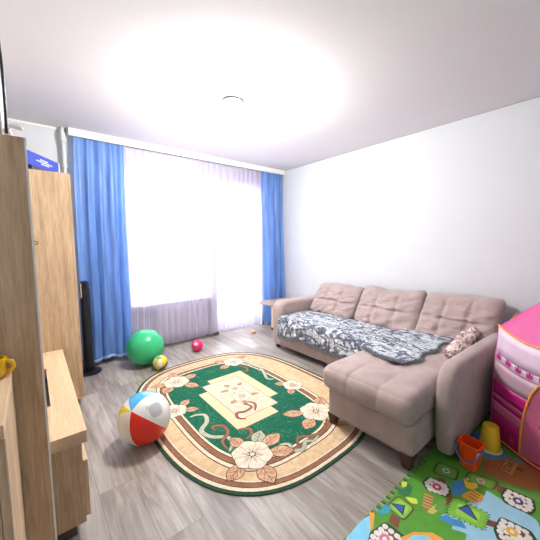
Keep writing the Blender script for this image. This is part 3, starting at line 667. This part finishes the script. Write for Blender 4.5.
# ------------------------------------------------------------------ foam play mat
MAT=[
('river',[(-1.515,-3.402),(-1.527,-3.473),(-1.532,-3.612),(-1.663,-3.655),(-1.936,-3.431),(-1.871,-3.419),(-1.903,-3.366),(-1.871,-3.364),(-1.883,-3.31),(-1.855,-3.309),(-1.815,-3.334),(-1.708,-3.358),(-1.566,-3.406)]),
('deep',[(-1.605,-3.26),(-1.535,-3.298),(-1.627,-3.338),(-1.693,-3.302)]),
('deep',[(-1.878,-3.306),(-1.839,-3.323),(-1.839,-3.353),(-1.819,-3.384),(-1.847,-3.412),(-1.877,-3.366),(-1.894,-3.319)]),
('ground',[(-1.267,-3.32),(-1.111,-3.411),(-1.051,-3.567),(-1.294,-3.602),(-1.358,-3.503),(-1.376,-3.428),(-1.377,-3.344)]),
('bluegrey',[(-1.167,-3.274),(-1.093,-3.362),(-1.108,-3.486),(-1.146,-3.462),(-1.167,-3.402),(-1.25,-3.321)]),
('grass2',[(-1.376,-3.428),(-1.322,-3.606),(-1.385,-3.615),(-1.423,-3.459),(-1.424,-3.429)]),
('bridge',[(-1.789,-3.195),(-1.772,-3.236),(-1.885,-3.269),(-1.895,-3.229)]),
('sand',[(-1.848,-3.259),(-1.751,-3.28),(-1.771,-3.298),(-1.889,-3.281),(-1.902,-3.255)]),
('grass2',[(-1.803,-3.263),(-1.746,-3.279),(-1.792,-3.306),(-1.851,-3.297),(-1.853,-3.272)]),
('wood',[(-1.616,-3.201),(-1.608,-3.238),(-1.663,-3.242),(-1.668,-3.209)]),
('wood',[(-1.727,-3.282),(-1.682,-3.293),(-1.746,-3.31),(-1.796,-3.302)]),
('wood',[(-1.715,-3.455),(-1.698,-3.49),(-1.74,-3.492),(-1.757,-3.457)]),
('wood',[(-1.424,-3.429),(-1.418,-3.463),(-1.49,-3.459),(-1.482,-3.438)]),
('cardE',[(-1.492,-3.146),(-1.469,-3.257),(-1.573,-3.277),(-1.614,-3.16)]),
('cardN',[(-1.442,-3.29),(-1.397,-3.431),(-1.494,-3.429),(-1.539,-3.299)]),
('cardB',[(-1.7,-3.304),(-1.672,-3.455),(-1.793,-3.467),(-1.836,-3.32)]),
('stoneR',[(-1.657,-3.163),(-1.633,-3.253),(-1.677,-3.288),(-1.735,-3.285),(-1.769,-3.199),(-1.734,-3.155)]),
('stoneP',[(-1.415,-3.462),(-1.395,-3.578),(-1.471,-3.598),(-1.529,-3.587),(-1.542,-3.481),(-1.486,-3.454)]),
('stoneY',[(-1.648,-3.492),(-1.626,-3.604),(-1.678,-3.642),(-1.804,-3.52),(-1.752,-3.489)]),
('cardT',[(-1.915,-3.116),(-1.924,-3.211),(-2.04,-3.209),(-2.03,-3.108)]),
('wood',[(-2.043,-3.15),(-2.04,-3.191),(-2.092,-3.208),(-2.098,-3.161)]),
('stoneK',[(-2.104,-3.15),(-2.105,-3.276),(-2.205,-3.255),(-2.303,-3.155),(-2.223,-3.135)]),
('bush',[(-1.877,-3.086),(-1.857,-3.117),(-1.795,-3.112),(-1.809,-3.142),(-1.86,-3.154),(-1.903,-3.14),(-1.906,-3.108)]),
('yel',[(-1.821,-3.083),(-1.795,-3.104),(-1.828,-3.118),(-1.853,-3.105)]),
('yel',[(-1.899,-3.143),(-1.862,-3.189),(-1.892,-3.207),(-1.912,-3.184)]),
('teal',[(-2.077,-3.085),(-2.063,-3.107),(-2.023,-3.099),(-2.01,-3.124),(-2.046,-3.141),(-2.098,-3.118)]),
('lblue',[(-2.339,-3.083),(-2.196,-3.075),(-2.137,-3.086),(-2.2,-3.131),(-2.256,-3.152)]),
('orange',[(-2.125,-3.076),(-2.104,-3.094),(-2.188,-3.136),(-2.204,-3.133)]),
('orange',[(-2.124,-3.238),(-2.053,-3.263),(-1.991,-3.32),(-1.984,-3.364),(-2.002,-3.371),(-2.148,-3.251)]),
('lblue',[(-2.127,-3.257),(-2.066,-3.27),(-2.024,-3.309),(-2.031,-3.336)]),
('orange2',[(-1.631,-3.334),(-1.57,-3.357),(-1.57,-3.402),(-1.619,-3.411),(-1.665,-3.385),(-1.669,-3.33)]),
('yellow2',[(-1.521,-3.293),(-1.534,-3.319),(-1.505,-3.353),(-1.533,-3.368),(-1.575,-3.353),(-1.586,-3.325)]),
('board',[(-1.123,-3.408),(-1.143,-3.465),(-1.292,-3.464),(-1.281,-3.407)]),
('post',[(-1.203,-3.462),(-1.18,-3.463),(-1.184,-3.498),(-1.21,-3.497)]),
]

pc={'river':(150,196,216),'deep':(58,132,190),'ground':(158,96,52),'bluegrey':(92,136,178),'grass2':(98,150,60),'bridge':(150,104,60),'sand':(196,180,96),'wood':(120,70,46),
'bush':(44,112,72),'yel':(206,214,70),'teal':(44,150,176),'lblue':(126,200,228),'orange':(226,156,60),'orange2':(214,158,62),'yellow2':(230,188,50),'board':(190,130,62),'post':(110,66,36),
'green':(80,148,44),'dkgreen':(38,58,40),'cardg':(120,184,60),'cardg2':(150,204,80),'brownedge':(100,66,40),'white':(226,222,214),'red':(204,60,66),'purple':(80,56,120),'yellow':(226,170,50),'pink':(214,110,150),'tri':(44,84,170),'tealc':(60,160,140),'pinkc':(220,130,140),'black':(30,28,30)}
keys=list(pc);MM=[mat('mat_'+k_,pc[k_],.6,.07,25,.15,300) for k_ in keys];ix=lambda k_:keys.index(k_)
G=MB();z=.012;dz=.00003
def playlay(p,k_):
    global z
    G.poly(p,z,ix(k_));z+=dz
# jigsaw outline
edge=[];x=-2.62
while x<-.16:
    for dx,dy in ((0,-.012),(.012,-.012),(.008,.012),(.030,.012),(.026,-.012)):edge.append((x+dx,-3.088+dy))
    x+=.046
outl=[(-.14,-4.9),(-.14,-3.1)]+list(reversed(edge))+[(-2.64,-3.1),(-2.64,-4.9)]
G.prism(outl,'z',.0005,z,ix('green'));z+=dz
def cent(p):return (sum(a for a,b in p)/len(p),sum(b for a,b in p)/len(p))
def rnd_poly(p,k=5,rr_=.22):
    v=[Vector((a,b,0)) for a,b in p];n=len(v);o=[]
    for i in range(n):
        a=v[i].lerp(v[i-1],rr_);b=v[i].lerp(v[(i+1)%n],rr_)
        for j in range(k):
            t=j/(k-1);o.append(tuple((a*(1-t)**2+v[i]*2*t*(1-t)+b*t*t)[:2]))
    return o
def card(p,outer,inner,inner2,shape,spike=False):
    c=cent(p);playlay(rnd_poly(p),outer);playlay(rnd_poly(grow(p,c,.86)),inner);playlay(rnd_poly(grow(p,c,.62)),inner2)
    if shape=='tri':pass
    elif shape:
        s=.022;d_=[(c[0]+s*1.2,c[1]),(c[0],c[1]+s),(c[0]-s*1.2,c[1]),(c[0],c[1]-s)];playlay(d_,'white');playlay(grow(d_,c,.72),shape)
    if spike:
        n=len(p)
        for i in range(n):
            a=Vector(p[i]);b=Vector(p[(i+1)%n])
            for t in range(7):
                m_=a.lerp(b,(t+.5)/7);d_=(Vector(c)-m_).normalized();G.stroke([m_-d_*.006,m_+d_*.012],[.006,.001],z,ix('dkgreen'))
        z_inc()
def z_inc():
    global z
    z+=dz
def stones(p,col,seed=0):
    c=cent(p);playlay(rnd_poly(p),'dkgreen');q=grow(p,c,.84);playlay(rnd_poly(q),'brownedge')
    n=len(q);k=0;tot=13
    per=[(Vector(q[i])-Vector(q[(i+1)%n])).length for i in range(n)];L_=sum(per)
    for s in range(tot):
        t=s/tot*L_;i=0
        while t>per[i]:t-=per[i];i+=1
        m_=Vector(q[i]).lerp(Vector(q[(i+1)%n]),t/per[i]).lerp(Vector(c),.2);G.poly(sup(m_.x,m_.y,.014,.013,2.4,10),z,ix('white'))
    z_inc()
    for s in range(6):
        a=s*PI/3+.4;G.poly(sup(c[0]+.028*math.cos(a),c[1]+.026*math.sin(a),.013,.012,2.4,10),z,ix('white'))
    z_inc();playlay(sup(c[0],c[1],.027,.022,2.0,14),col)
    G.poly(sup(c[0],c[1],.012,.009,2.0,12),z,ix('white'));z_inc()
for n_,p in MAT:
    if n_=='cardE':card(p,'dkgreen','grass2','grass2','tealc')
    elif n_=='cardN':card(p,'brownedge','grass2','cardg','pinkc')
    elif n_=='cardB':card(p,'cardg','cardg','cardg2','tri',True);t3=[(-1.754,-3.353),(-1.706,-3.373),(-1.756,-3.421)];playlay(grow(t3,cent(t3),1.35),'black');playlay(t3,'tri')
    elif n_=='cardT':card(p,'brownedge','cardg','cardg2','tri');t3=[(-1.99,-3.126),(-1.957,-3.167),(-2.004,-3.182)];playlay(grow(t3,cent(t3),1.35),'black');playlay(t3,'tri')
    elif n_.startswith('stone'):stones(p,{'R':'red','P':'purple','Y':'yellow','K':'pink'}[n_[-1]])
    elif n_=='bridge':
        playlay(p,'bridge');a,b,c_,d_=[Vector(q) for q in p]
        for t in (.12,.3,.48,.66,.84):G.stroke([a.lerp(d_,t),b.lerp(c_,t)],.006,z,ix('sand'))
        z_inc()
    elif n_=='board':
        playlay(grow(p,cent(p),1.08),'post');playlay(p,n_)
    elif n_ in('bush','yel','teal','river','lblue','orange2','yellow2','sand'):playlay(rnd_poly(p),n_)
    else:playlay(p,n_)
# little striped animal: eyes and stripes
for (ex,ey) in ((-1.515,-3.31),(-1.519,-3.347)):
    playlay(sup(ex,ey,.009,.008,2,12),'white');playlay(sup(ex,ey,.004,.004,2,8),'black')
for t in range(3):G.stroke([(-1.585-.025*t,-3.352),(-1.588-.025*t,-3.392)],.006,z,ix('brownedge'))
z_inc()
playlay(rnd_poly([(-1.33,-3.18),(-1.05,-3.16),(-.9,-3.25),(-1.02,-3.36),(-1.18,-3.30),(-1.30,-3.27)]),'bluegrey')
playlay(rnd_poly([(-1.2,-3.2),(-1.1,-3.18),(-1.1,-3.24),(-1.2,-3.25)]),'deep')
# printed areas that go on to the right and towards the viewer
playlay(rnd_poly([(-1.05,-3.50),(-.5,-3.3),(-.2,-3.9),(-.6,-4.5),(-1.3,-4.2),(-1.3,-3.60)]),'ground')
playlay(rnd_poly([(-1.53,-3.62),(-1.40,-3.62),(-1.3,-4.2),(-1.6,-4.8),(-2.1,-4.8),(-1.85,-4.1),(-1.68,-3.66)]),'river')
card([(-2.25,-3.5),(-2.1,-3.5),(-2.1,-3.62),(-2.25,-3.62)],'brownedge','cardg','cardg2','pinkc')
stones([(-1.75,-3.8),(-1.6,-3.8),(-1.6,-3.93),(-1.75,-3.93)],'red')
stones([(-2.3,-4.1),(-2.15,-4.1),(-2.15,-4.23),(-2.3,-4.23)],'purple')
PM=G.build('play_mat',MM,fix=False);tag(PM,'colourful foam play mat with board game print in the near right corner','play mat')
# the word on the printed board
cu=bpy.data.curves.new('start_text','FONT');cu.body='START';cu.size=.048;cu.align_x='CENTER';cu.align_y='CENTER';cu.extrude=.0003
tmp=bpy.data.objects.new('tmp_text',cu);COL.objects.link(tmp);bpy.context.view_layer.update()
tm=bpy.data.meshes.new_from_object(tmp.evaluated_get(bpy.context.evaluated_depsgraph_get()));bpy.data.objects.remove(tmp)
to=bpy.data.objects.new('printed_word',tm);COL.objects.link(to);tm.materials.clear();tm.materials.append(MM[ix('black')]);to.parent=PM
to.location=(-1.205,-3.436,z+.0005);to.rotation_euler=(0,0,R1(-3))

# ------------------------------------------------------------------ balls
def rub(n_,c,rough=.35,var=.05):return mat(n_,c,rough,var,6)
BB=thing('beach_ball','big red, white and blue inflatable beach ball by the rug edge','ball',(-2.819,-1.789,.172))
pole=Vector((-.587,-.446,.676)).normalized();e1=Vector((-.605,.796,0));e1=(e1-pole*e1.dot(pole)).normalized();e2=pole.cross(e1)
if e2.dot(Vector((-.538,-.409,-.737)))<0:e2=-e2
cm=[rub('vinyl_red',(226,44,28),.25),rub('vinyl_white',(226,226,222),.25),rub('vinyl_blue',(82,170,222),.25),rub('vinyl_yellow',(232,206,44),.25),rub('vinyl_grey_print',(176,178,178),.3)]
secs=[(100,166,0),(166,250,1),(250,318,2),(318,342,1),(342,375,3),(375,460,1)]
V=[];Fc=[];mi=[];Rb=.169;lat=[PI*i/30 for i in range(31)];lon=[]
for a0,a1,m_ in secs:
    k=max(3,int((a1-a0)/6));lon+=[(a0+(a1-a0)*j/k,m_) for j in range(k)]
nl=len(lon)
for t in lat:
    for a,m_ in lon:
        w_=math.radians(a);rr=Rb
        V.append((pole*math.cos(t)+(e1*math.cos(w_)+e2*math.sin(w_))*math.sin(t))*rr)
for i in range(30):
    for k in range(nl):
        k2=(k+1)%nl;Fc.append((i*nl+k,(i+1)*nl+k,(i+1)*nl+k2,i*nl+k2));mi.append(lon[k][1])
o=mesh_obj('ball_skin',V,Fc,cm,BB,True,mi)
bm=bmesh.new();bm.from_mesh(o.data);bmesh.ops.remove_doubles(bm,verts=bm.verts,dist=1e-5);bmesh.ops.recalc_face_normals(bm,faces=bm.faces);bm.to_mesh(o.data);bm.free()
def decal(name,d_,w_,h_,m_,parent,R,n=18,shape=2.):
    d_=Vector(d_).normalized();a=d_.cross(Vector((0,0,1))).normalized();b=a.cross(d_);V=[d_*(R+.0008)];F_=[]
    for ring in (.5,1.):
        for k in range(n):
            t=2*PI*k/n;c_,s_=math.cos(t),math.sin(t);q=d_*R+a*w_*ring*abs(c_)**(2/shape)*(1 if c_>=0 else -1)+b*h_*ring*abs(s_)**(2/shape)*(1 if s_>=0 else -1);V.append(q.normalized()*(R+.0008))
    for k in range(n):
        k2=(k+1)%n;F_.append((0,1+k,1+k2));F_.append((1+k,1+n+k,1+n+k2,1+k2))
    return mesh_obj(name,V,F_,m_,parent,True)
decal('print_patch',(.219,-.771,.598),.045,.045,cm[4],BB,Rb,24,3)
for dx,dz_,w_,h_ in ((0,0,.002,.012),(.03,.07,.008,.002),(.03,0,.006,.002),(.03,-.07,.008,.002)):
    decal('print_mark',(-.09+dx,-.658,.70+dz_),w_,h_,cm[4],BB,Rb,10,6)
gb=thing('exercise_ball','large glossy green exercise ball at the foot of the curtain','ball',(-2.42,-.432,.199))
sphere('ball_skin',(0,0,0),.199,rub('green_rubber',(52,186,124),.28,.03),gb,48,30)
mb=MB();mb.tube([(.0,.19,.07),(0,.20,.075)],.012);mb.build('valve',M['pvc'],gb)
def patch_mat():
    m,nt,b=base_mat('patchy_ball');tc=N(nt,'ShaderNodeTexCoord');v=N(nt,'ShaderNodeTexVoronoi',Scale=17.);nt.links.new(tc.outputs['Object'],v.inputs['Vector']);sp=N(nt,'ShaderNodeSeparateColor');nt.links.new(v.outputs['Color'],sp.inputs[0])
    r=ramp(nt,[(0,(214,206,60)),(.3,(232,234,226)),(.5,(110,170,90)),(.68,(222,206,70)),(.82,(120,86,66))],'CONSTANT');nt.links.new(sp.outputs[0],r.inputs[0]);nt.links.new(r.outputs[0],b.inputs['Base Color']);b.inputs['Roughness'].default_value=.35;return m
sb=thing('small_ball','small yellow, white and green ball in front of the exercise ball','ball',(-2.341,-.674,.0765))
sphere('ball_skin',(0,0,0),.0762,patch_mat(),sb)
mb=MB().tube([(0,0,.075),(0,0,.078)],.006);mb.build('valve',M['pvc'],sb)
pb=thing('pink_ball','small magenta ball lying below the radiator','ball',(-1.80,-.43,.075))
o=sphere('ball_skin',(0,0,0),.075,rub('pink_rubber',(206,36,96),.3,.25),pb)
decal('print_patch',(-.5,-.6,.5),.03,.02,rub('pale_pink_print',(240,190,210)),pb,.075)
st=thing('toy_boat','tiny cream and orange toy on the floor near the right curtain','toy',(-.83,-.30,0))
pts=[(-.055,0),(-.03,-.022),(.03,-.025),(.055,0),(.03,.025),(-.03,.022)]
hb=MB();v=[(x,y,.028) for x,y in pts]+[(x*.6,y*.6,0) for x,y in pts];hb.add(v,[tuple(range(6)),tuple(reversed(range(6,12)))]+[(i,(i+1)%6,6+(i+1)%6,6+i) for i in range(6)])
hb.build('hull',rub('orange_brown_plastic',(198,140,104)),st,bevel=.003)
sphere('cabin',(0,0,.038),.03,rub('cream_plastic',(244,228,200)),st,20,12,(1.1,.8,.7))

# ------------------------------------------------------------------ buckets
Mo=mat('orange_plastic',(238,78,18),.35,.05);Mg=mat('grey_violet_plastic',(112,108,140),.4,.05)
bo=thing('toy_bucket','orange square toy bucket with a grey handle, standing open on the play mat','bucket',(-1.383,-3.283,.0128),R1(-4))
def sq(s,z,k=4,rc=.25):
    o=[]
    for cx,cy,a0 in ((1,1,0),(-1,1,90),(-1,-1,180),(1,-1,270)):
        for j in range(k+1):
            a=math.radians(a0+90*j/k);o.append(((cx*(1-rc)+rc*math.cos(a))*s,(cy*(1-rc)+rc*math.sin(a))*s,z))
    return o
v=[];f=[];secs_=[(.042,0),(.042,.0),(.056,.150),(.061,.150),(.061,.158),(.054,.158),(.039,.006)];nn=20
for s_,z_ in secs_:v+=sq(s_,z_)
for i in range(len(secs_)-1):
    for k in range(nn):k2=(k+1)%nn;f.append((i*nn+k,i*nn+k2,(i+1)*nn+k2,(i+1)*nn+k))
f.append(tuple(reversed(range(nn))));f.append(tuple((len(secs_)-1)*nn+k for k in range(nn)))
MB().add([(x*.88,y*.98,z_*.95) for x,y,z_ in v],f).build('bucket_body',Mo,bo,auto=45)
pts=[(0.0,-.062,.135)]+[(-.045*math.sin(a)-.012,-.066*math.cos(a)if 1 else 0,.135-.07*math.sin(a)) for a in [PI*i/12 for i in range(13)]]+[(0,.062,.135)]
hp=MB();P2=[(-.056-.014*math.sin(PI*i/12),-.058*math.cos(PI*i/12),.128-.075*math.sin(PI*i/12)) for i in range(13)]
hp.tube([(-.0,-.064,.134),(-.04,-.064,.132)]+P2+[(-.04,.064,.132),(0,.064,.134)],.0055,8);hp.build('bucket_handle',Mg,bo,smooth=True)
by=thing('toy_bucket','yellow round toy bucket turned upside down on the play mat','bucket',(-1.115,-3.312,.0128))
Myb=mat('pale_rim_plastic',(232,222,190),.4,.03)
MB().lathe([(.058,.004),(.058,.02),(.043,.155),(.038,.162),(.001,.162)],36).build('bucket_body',mat('yellow_bucket_plastic',(228,190,34),.35,.04),by,auto=50)
MB().lathe([(.057,0),(.066,0),(.068,.006),(.066,.012),(.058,.012),(.057,0)],36).build('rim',Myb,by,smooth=True)

# ------------------------------------------------------------------ pink play tent (hexagonal castle)
TC=Vector((-.685,-3.713,0))
TN=thing('play_tent','pink castle play tent with crown print beside the right wall','tent',(TC.x,TC.y,.013))
def tm_(n_,c,transl=.25,var=.05):return cloth_mat(n_,c,transl,0,var,(9,9,3))
tw=tm_('tent_white_pink',(240,214,234),.25,.09);tc_=tm_('tent_crown_band',(238,206,226));tl=tm_('tent_lace',(216,178,196),.25,.10);tmag=tm_('tent_magenta',(206,28,134));tp_=tm_('tent_light_pink',(232,124,178));tr_=tm_('tent_roof',(250,104,180),.35);tcr=tm_('tent_crown_print',(204,50,150));tor=mat('orange_piping',(248,168,60),.6,.05);tg=tm_('tent_gold_print',(214,130,90))
RT=.5;HT=.772
vx=[Vector((RT*math.cos(R1(120+60*k)),RT*math.sin(R1(120+60*k)),0)) for k in range(6)]
bands=[(0,.19,3),(.19,.27,4),(.27,.298,3),(.298,.322,4),(.322,.42,3),(.42,.545,2),(.545,.60,1),(.60,HT,0)]
# side k runs from vertex k to k+1; edges sag, walls bulge a little
def side_pt(k,s,z):
    a,b=vx[k],vx[(k+1)%6];p=a.lerp(b,s);out=((a+b)/2).normalized();t=z/HT
    bul=.022*math.sin(PI*s)+.012*math.sin(PI*t)+.010*(1-t)
    sag=-.06*math.sin(PI*s)*t
    w_=.004*noise.noise(Vector((s*6+k*3,z*5,k)))
    return Vector((p.x,p.y,0))+out*(bul+w_)+Vector((0,0,z+sag))
for k in range(6):
    mb=MB();NS=20
    for z0,z1,m_ in bands:
        nz=3
        v=[];f=[]
        for j in range(nz+1):
            for i in range(NS+1):v.append(side_pt(k,i/NS,z0+(z1-z0)*j/nz))
        for j in range(nz):
            for i in range(NS):a=j*(NS+1)+i;f.append((a,a+1,a+NS+2,a+NS+1))
        mb.add(v,f,m_)
    wl_=mb.build('wall_panel',[tw,tc_,tl,tmag,tp_],TN,smooth=True,fix=False)
    wl_.modifiers.new('s','SOLIDIFY').thickness=.002
    # crowns printed on the band
    for c_ in range(7):
        cr_=MB()
        s0=.06+.145*c_;w_=.036;base=.565
        shape=[(-1,0),(1,0),(1.15,.9),(.5,.45),(0,1.15),(-.5,.45),(-1.15,.9)]
        P3=[side_pt(k,s0+sx*w_,base+sz*.045)+((vx[k]+vx[(k+1)%6])/2).normalized()*.004 for sx,sz in shape]
        cr_.add(P3,[(0,1,2,3),(0,3,4,5),(0,5,6)] if True else [])
        cr_.build('crown_print',tcr,wl_,fix=False)
    q=random.Random(k)
    for i in range(7):
        s0=q.uniform(.12,.55);z0=q.uniform(.02,.10)
        gm=MB();ps=[side_pt(k,s0+.02*math.sin(j*.9),z0+.012*j)+((vx[k]+vx[(k+1)%6])/2).normalized()*.004 for j in range(5)];gm.tube(ps,.0012,4);gm.build('gold_print',tg,wl_)
# piping along the vertical edges, the eaves and the base
for k in range(6):MB().tube([side_pt(k,0,HT*j/8)*1.0 for j in range(9)],.0025,6).build('piping',tp_,TN,smooth=True)
ev=MB();ring=[side_pt(k,i/10,HT)+Vector((0,0,.004)) for k in range(6) for i in range(10)];ring.append(ring[0]);ev.tube([p*1.004 for p in ring],.0055,8);ev.build('eaves_piping',tor,TN,smooth=True)
ev=MB();ring=[side_pt(k,i/10,.017) for k in range(6) for i in range(10)];ring.append(ring[0]);ev.tube(ring,.005,8);ev.build('base_piping',tor,TN,smooth=True)
AP=Vector((0,0,1.32));rf=MB();v=[];f=[]
for j in range(9):
    t=j/8
    for k in range(6):
        for i in range(10):
            p=side_pt(k,i/10,HT).lerp(AP,t);p.z-=.05*math.sin(PI*t);v.append(p)
for j in range(8):
    for i in range(60):i2=(i+1)%60;f.append((j*60+i,j*60+i2,(j+1)*60+i2,(j+1)*60+i))
rf.add(v,f);rf.build('roof',tr_,TN,smooth=True,fix=False)
# open door flap with orange border on the side facing the camera
fl=MB();k=1;dd=[]
for t in range(15):
    a=PI*t/14;dd.append((.72-.27*math.cos(a),.02+.56*max(0,math.sin(a))**.8))
on=((vx[0]+vx[1])/2).normalized()*.008
fl.tube([side_pt(0,s_,z_)+on for s_,z_ in dd],.006,8);fl.build('door_piping',tor,TN,smooth=True)
df=MB();v=[side_pt(0,.72,.05)+on*.7]+[side_pt(0,s_,z_)+on*.7 for s_,z_ in dd];df.add(v,[(0,i,i+1) for i in range(1,15)]);df.build('door_flap',tm_('tent_door_pink',(214,110,150),.25,.15),TN,fix=False)

# ------------------------------------------------------------------ light
wd=bpy.data.worlds.new('daylight');S.world=wd;wd.use_nodes=True;nt=wd.node_tree;bg=nt.nodes['Background'];tcw=N(nt,'ShaderNodeTexCoord');sx=N(nt,'ShaderNodeSeparateXYZ');nt.links.new(tcw.outputs['Generated'],sx.inputs[0]);rw=ramp(nt,[(.0,(.42,.43,.42,1)),(.48,(.5,.51,.5,1)),(.52,(.95,.97,1,1)),(1,(.90,.95,1,1))]);mrw=N(nt,'ShaderNodeMapRange');mrw.inputs['From Min'].default_value=-1;nt.links.new(sx.outputs[2],mrw.inputs[0]);nt.links.new(mrw.outputs[0],rw.inputs[0]);nt.links.new(rw.outputs[0],bg.inputs[0]);bg.inputs[1].default_value=WORLD
def area(name,loc,rot,sx,sy,e,portal=False,col=(1,1,1)):
    l=bpy.data.lights.new(name,'AREA');l.shape='RECTANGLE';l.size=sx;l.size_y=sy;l.energy=e;l.color=col
    if portal:l.cycles.is_portal=True
    o=bpy.data.objects.new(name,l);COL.objects.link(o);o.location=loc;o.rotation_euler=rot;return o
area('window_portal',((WX0+WX1)/2,.30,(WS+WT)/2),(-PI/2,0,0),WX1-WX0,WT-WS,1,True)
area('door_portal',((DX0+DX1)/2,.30,(.04+WT)/2),(-PI/2,0,0),DX1-DX0,WT-.04,1,True)
l=bpy.data.lights.new('ceiling_lamp_light','POINT');l.energy=LAMP;l.shadow_soft_size=.06;l.color=(1,.975,.94);o=bpy.data.objects.new('ceiling_lamp_light',l);COL.objects.link(o);o.location=(-1.95,-1.60,2.38)

# ------------------------------------------------------------------ camera
cd=bpy.data.cameras.new('camera');cam=bpy.data.objects.new('camera',cd);COL.objects.link(cam);S.camera=cam
cd.sensor_width=36;cd.lens=294.19*36/540;cd.clip_start=.02
yaw,pit,rol=map(math.radians,(38.938,5.1675,.39988))
fw=Vector((math.sin(yaw)*math.cos(pit),math.cos(yaw)*math.cos(pit),-math.sin(pit)));rt=Vector((math.cos(yaw),-math.sin(yaw),0));dn=fw.cross(rt)
r2=rt*math.cos(rol)+dn*math.sin(rol);d2=dn*math.cos(rol)-rt*math.sin(rol)
mt=Matrix((r2,-d2,-fw)).transposed().to_4x4();mt.translation=Vector((-3.35,-3.82,1.35));cam.matrix_world=mt
v_=S.view_settings;v_.view_transform='Standard';v_.look='None';v_.gamma=1;v_.use_curve_mapping=False;v_.exposure=EXPO
S.display_settings.display_device='sRGB'
